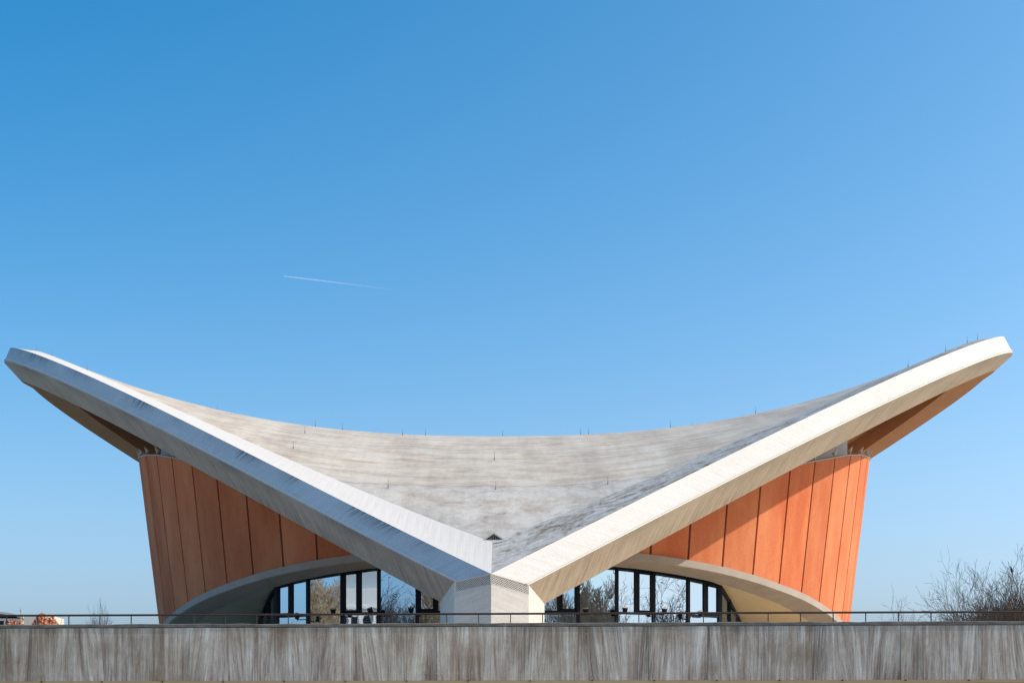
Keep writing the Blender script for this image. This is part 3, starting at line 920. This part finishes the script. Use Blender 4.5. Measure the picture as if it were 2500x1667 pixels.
# copper-leaved tree at far left
def leafy(name, px, D, py, wpx, n, seed, label, size=1.0):
    x, y = at(px, D); zt = hz(py, D); rd = random.Random(seed); rw = wpx * D / 4000 / 2
    r = empty(name, (x, y, 0), label, 'tree')
    b_ = MB().tube([(x, y, 0), (x + .1, y, zt * .4), (x - .1, y, zt * .7)], [.28, .2, .08], 7)
    for k in range(26):
        a_ = rd.uniform(0, 6.28); e_ = rd.uniform(.4, 1.0)
        p0 = Vector((x, y, zt * rd.uniform(.4, .65))); p1 = Vector((x + math.cos(a_) * rw * e_, y + math.sin(a_) * rw * e_, zt * rd.uniform(.75, .98)))
        b_.tube([p0, p0.lerp(p1, .5) + Vector((0, 0, .3)), p1], [.07, .04, .015], 4)
    b_.build('trunk', M['bark_b'], r)
    v = []; f = []
    for k in range(n):
        a_ = rd.uniform(0, 6.28); q = rd.random() ** .4
        ph = rd.uniform(-.8, 1.0)
        c = Vector((x + math.cos(a_) * rw * q * math.sqrt(1 - ph * ph * .85), y + math.sin(a_) * rw * q * math.sqrt(1 - ph*ph*.85), zt * .74 + ph * zt * .26 * (.85 + .15 * math.sin(a_ * 3))))
        u = Vector((rd.gauss(0, 1), rd.gauss(0, 1), rd.gauss(0, 1))).normalized(); w = u.cross(Vector((rd.gauss(0, 1), rd.gauss(0, 1), rd.gauss(0, 1)))).normalized()
        s_ = rd.uniform(.12, .24) * size; n1 = len(v)
        v += [tuple(c - u * s_), tuple(c + w * s_ * .6), tuple(c + u * s_), tuple(c - w * s_ * .6)]; f.append((n1, n1+1, n1+2, n1+3))
    o = mesh('foliage', v, f, M['leaf'], r)
    return r
G1 = 'bare trees beyond the right end of the terrace'
TALL = None
for key, px, D, py, rz, sc_, lb in (
        ('oak', 2474, 128, 1380, .4, .85, 'tallest bare tree at the right edge, with a small bird perched in it'),
        ('oak', 2424, 132, 1396, 4.4, .7, 'second tallest bare tree, just left of the tallest one at the right edge'),
        ('ash', 2512, 140, 1392, 1.3, .8, 'bare tree half cut off by the right edge of the photo behind the tallest one'),
        ('oak', 2345, 138, 1440, 3.6, .75, 'lower spreading bare tree whose crown rises left of the two tall ones on the right'),
        ('oak', 2452, 150, 1408, 2.2, .8, 'short dense bare tree low between the two tallest ones at the right edge'),
        ('ash', 2392, 146, 1432, .2, .9, 'slender bare tree between the low spreading tree and the second tallest tree'),
        ('oak', 2275, 142, 1484, 5.0, .7, 'smallest bare treetop just poking over the handrail on the right')):
    x, y = at(px, D); r_ = put_tree(key, x, y, hz(py, D), rz, lb, G1, sc_)
    if TALL is None: TALL = (r_, key)
leafy('copper_hedge', 2440, 150, 1490, 210, 2600, 15, 'sparse copper-leafed undergrowth seen through the railing below the tall trees on the right', .55)
x, y = at(203, 150); put_tree('ash', x, y, hz(1490, 150), 1.0, 'small bare treetop between handrail posts on the left', None, .4)

leafy('copper_tree', 108, 200, 1497, 92, 7000, 3, 'copper-orange leafed tree seen through the railing at the far left')
leafy('copper_shrub', 36, 196, 1511, 80, 4200, 8, 'lower copper-leafed shrub in front of the pale building at the far left')

# pale building at the far left, with a shallow curved roof
t = NT('pale_render'); a = t.noise(t.coord('Object'), .4, 4); M['pale'] = t.fin(t.mix(a, (.62, .57, .48), (.72, .68, .60)), .8)
D = 270.0; x0 = (-60 - 1250) * D / 4000; x1 = (56 - 1250) * D / 4000; yb = D - 51
B2 = empty('pale_building', (x0, yb, 0), 'pale low building with a shallow curved roof at the far left behind the railing', 'building')
MB().box(x0, x1 - .5, yb + .6, yb + 16, 0, hz(1508, D)).build('wall', M['pale'], B2)
b_ = MB(); n_ = 16
pr = []
for i in range(n_ + 1):
    u = i / n_; pr.append((x0 + (x1 - x0) * u, hz(1503, D) + .75 * math.sin(math.pi * min(1, u * .9 + .12))))
for i in range(n_):
    (xa, za), (xb, zb) = pr[i], pr[i+1]
    b_.hexa([(xa, yb, za - .35), (xb, yb, zb - .35), (xb, yb + 17, zb - .35), (xa, yb + 17, za - .35), (xa, yb, za), (xb, yb, zb), (xb, yb + 17, zb), (xa, yb + 17, za)])
b_.build('roof', M['neck'], B2)
wb = MB()
for k in range(6): wb.box(x0 + .8 + k * 1.0, x0 + 1.5 + k * 1.0, yb + .55, yb + .62, hz(1508, D) - 1.9, hz(1508, D) - .9)
for k in range(6):
    xk = x0 + .8 + k * 1.0
    MB().box(xk, xk + .7, yb + .55, yb + .62, hz(1530, D), hz(1530, D) + 1.1).build('window', M['frame'], B2)
xm = (51 - 1250) * 150 / 4000; ym = 150 - 51
ms = MB().tube([(xm, ym, 0), (xm, ym, hz(1488, 150)), (xm, ym, hz(1480, 150))], [.07, .04, .015], 6)
ms.tube([(xm, ym, hz(1491, 150)), (xm, ym, hz(1488, 150))], [.11, .11], 8)
tag(ms.build('mast', M['cap']), 'thin grey mast with a small lantern standing by the pale building at far left', 'mast')
xp, yp = at(92, 235)
tag(MB().box(xp - 2.0, xp + 1.6, yp, yp + 8, 0, hz(1500, 235)).build('white_gable', M['pale']), 'narrow pale wall end behind the copper-leafed tree at far left', 'wall')

# bird
r_, key = TALL
bpy.context.view_layer.update()
tgt = Vector((*at(2444, 128), hz(1400, 128)))
bestd = 1e9
for v_ in TREES[key][1].vertices:
    w_ = r_.matrix_world @ v_.co
    d_ = (w_.x - tgt.x) ** 2 + (w_.z - tgt.z) ** 2
    if d_ < bestd: bestd = d_; perch = w_
x, y, z = perch.x, perch.y, perch.z + .02
b_ = MB().tube([(x - .02, y, z + .27), (x, y, z + .22), (x + .02, y, z + .12), (x + .05, y, z), (x + .07, y, z - .1)], [.03, .07, .1, .08, .02], 8)
b_.tube([(x - .04, y, z + .28), (x - .05, y, z + .33), (x - .06, y, z + .37)], [.045, .06, .02], 8); b_.tube([(x - .07, y, z + .33), (x - .16, y, z + .325)], [.02, .004], 5)
b_.bar((x + .05, y, z), (x + .12, y, z - .25), .07, .02)
tag(b_.build('bird', M['dark']), 'small dark bird perched on a branch of the tallest tree at right', 'bird')

# contrail high in the sky
t = NT('contrail_vapour'); t.b.inputs['Base Color'].default_value = (.95, .95, .95, 1); t.b.inputs['Roughness'].default_value = 1
sp = t.n('ShaderNodeSeparateXYZ'); tc = t.n('ShaderNodeTexCoord'); t.l(tc.outputs['UV'], sp.inputs[0])
al = t.ramp(sp.outputs[0], [(0, .5), (.3, .26), (.6, .08), (1, 0.0)]); t.l(al, t.b.inputs['Alpha'])
D = 9000.0; v = []; uvs = []
cn = 24; rg = 8
for i in range(cn + 1):
    u = i / cn; px = 693 + (985 - 693) * u; py = 674 + (710 - 674) * u
    c = Vector(((px - 1250) * D / 4000, D - 51, EYE + (1816 - py) * D / 4000)); r = 1.3 + 2.6 * u
    for k in range(rg):
        a_ = 2 * math.pi * k / rg; v.append((c.x, c.y + r * math.cos(a_), c.z + r * math.sin(a_))); uvs.append((u, k / rg))
f = [(i*rg + k, i*rg + (k+1) % rg, (i+1)*rg + (k+1) % rg, (i+1)*rg + k) for i in range(cn) for k in range(rg)]
tag(mesh('contrail', v, f, t.m, uvs=uvs, smooth=True), 'thin white vapour trail fading to the right in the open sky', 'contrail')

# ------------------------------------------------------------------ across the forecourt, seen mirrored in the glass
def mirror_spot(px, k, sx, dist):
    """ground point that bay k on side sx mirrors into picture column px, dist metres out"""
    a = Vector(gp(sx * 5.4 * k)); b = Vector(gp(sx * 5.4 * (k + 1)))
    th = R_(sx * 5.4 * (k + .5)); n = Vector((math.sin(th), -math.cos(th)))
    d = Vector(((px - 1250) / 4000, 1.0)); o = Vector((0, -51))
    t_ = (a - o).dot(n) / d.dot(n); h = o + d * t_
    r = (d - 2 * d.dot(n) * n).normalized()
    p = h + r * dist
    return p.x, p.y, (h - o).length + dist
GB = 'bare trees across the forecourt mirrored in the glass'
for (px, k, sx, dist, py, key, rz, sc, lb) in (
        (786, 4, -1, 70, 1412, 'bushy', .5, 1.0, 'brown bushy bare tree mirrored in the glass bay left of the white building reflection'),
        (765, 4, -1, 84, 1440, 'bushy', 2.5, 1.0, 'farther brown bare tree mirrored at the left of the same glass bay'),
        (950, 2, -1, 66, 1408, 'oak', 1.5, 1.1, 'gnarled dark bare tree mirrored just right of the white building reflection'),
        (995, 2, -1, 90, 1440, 'ash', 3.1, 1.1, 'slender dark bare tree mirrored beside the gnarled one left of the pier'),
        (1045, 1, -1, 80, 1430, 'bushy', 4.0, 1.0, 'bare tree mirrored in small panes left of the pier'),
        (1375, 1, 1, 75, 1440, 'bushy', 2.6, .9, 'bare tree mirrored in the small panes right of the central pier'),
        (1440, 2, 1, 66, 1415, 'bushy', 2.0, 1.1, 'dense brown tree mirrored in the brownish pane beside the pier'),
        (1485, 2, 1, 82, 1400, 'ash', 5.0, 1.1, 'second brown tree mirrored at the right of the brownish pane'),
        (1560, 3, 1, 72, 1448, 'oak', .9, 1.0, 'bare tree low in the narrow panes right of centre'),
        (1655, 4, 1, 60, 1405, 'oak', 5.1, 1.0, 'spreading bare tree mirrored in the widest pane at the right'),
        (690, 5, -1, 90, 1478, 'ash', 3.3, .5, 'distant small treetop mirrored low in the leftmost narrow pane')):
    x, y, dd = mirror_spot(px, k, sx, dist)
    put_tree(key, x, y, EYE + (1816 - py) / 4000 * dd, rz, lb, GB, sc)
# white building across the forecourt
x, y, dd = mirror_spot(873, 3, -1, 110)
d0 = Vector((GX - x, 35 - y)).normalized(); ang = math.atan2(d0.y, d0.x)
B3 = empty('white_building', (x, y, 0), 'tall white building with a grey attic mirrored in the glass left of the pier', 'building')
hh = EYE + (1816 - 1437) / 4000 * dd; wd_ = 5.2
def loc(u, w, z): return (x + w * d0.x - u * d0.y, y + w * d0.y + u * d0.x, z)
def lbx(m_, u0, u1, w0, w1, z0, z1):
    return m_.hexa([loc(u0, w0, z0), loc(u1, w0, z0), loc(u1, w1, z0), loc(u0, w1, z0), loc(u0, w0, z1), loc(u1, w0, z1), loc(u1, w1, z1), loc(u0, w1, z1)])
M['white_r'] = simple('white_render', (.80, .72, .66), .8, var=.06)
lbx(MB(), -wd_, wd_, -10, 0, 0, hh).build('wall', M['white_r'], B3)
lbx(MB(), -wd_ - .3, wd_ + .3, -10, -.8, hh + .0, hh + 2.2).build('attic', M['neck'], B3)
lbx(MB(), -wd_ - .2, wd_ + .2, 0.0, .35, hh - 2.4, hh - 2.1).build('cornice', M['white_r'], B3)
for fl_ in range(4):
    for k_ in range(7):
        u = -wd_ + .8 + k_ * 1.45
        zt = hh - 3.2 - fl_ * 3.4
        if zt < 3: continue
        fo = lbx(MB(), u, u + .75, .0, .06, zt - 2.0, zt).build('window', M['frame'], B3)
        lbx(MB(), u - .35, u - .2, .0, .3, zt - 2.6, zt + .4).build('pilaster', M['white_r'], B3)
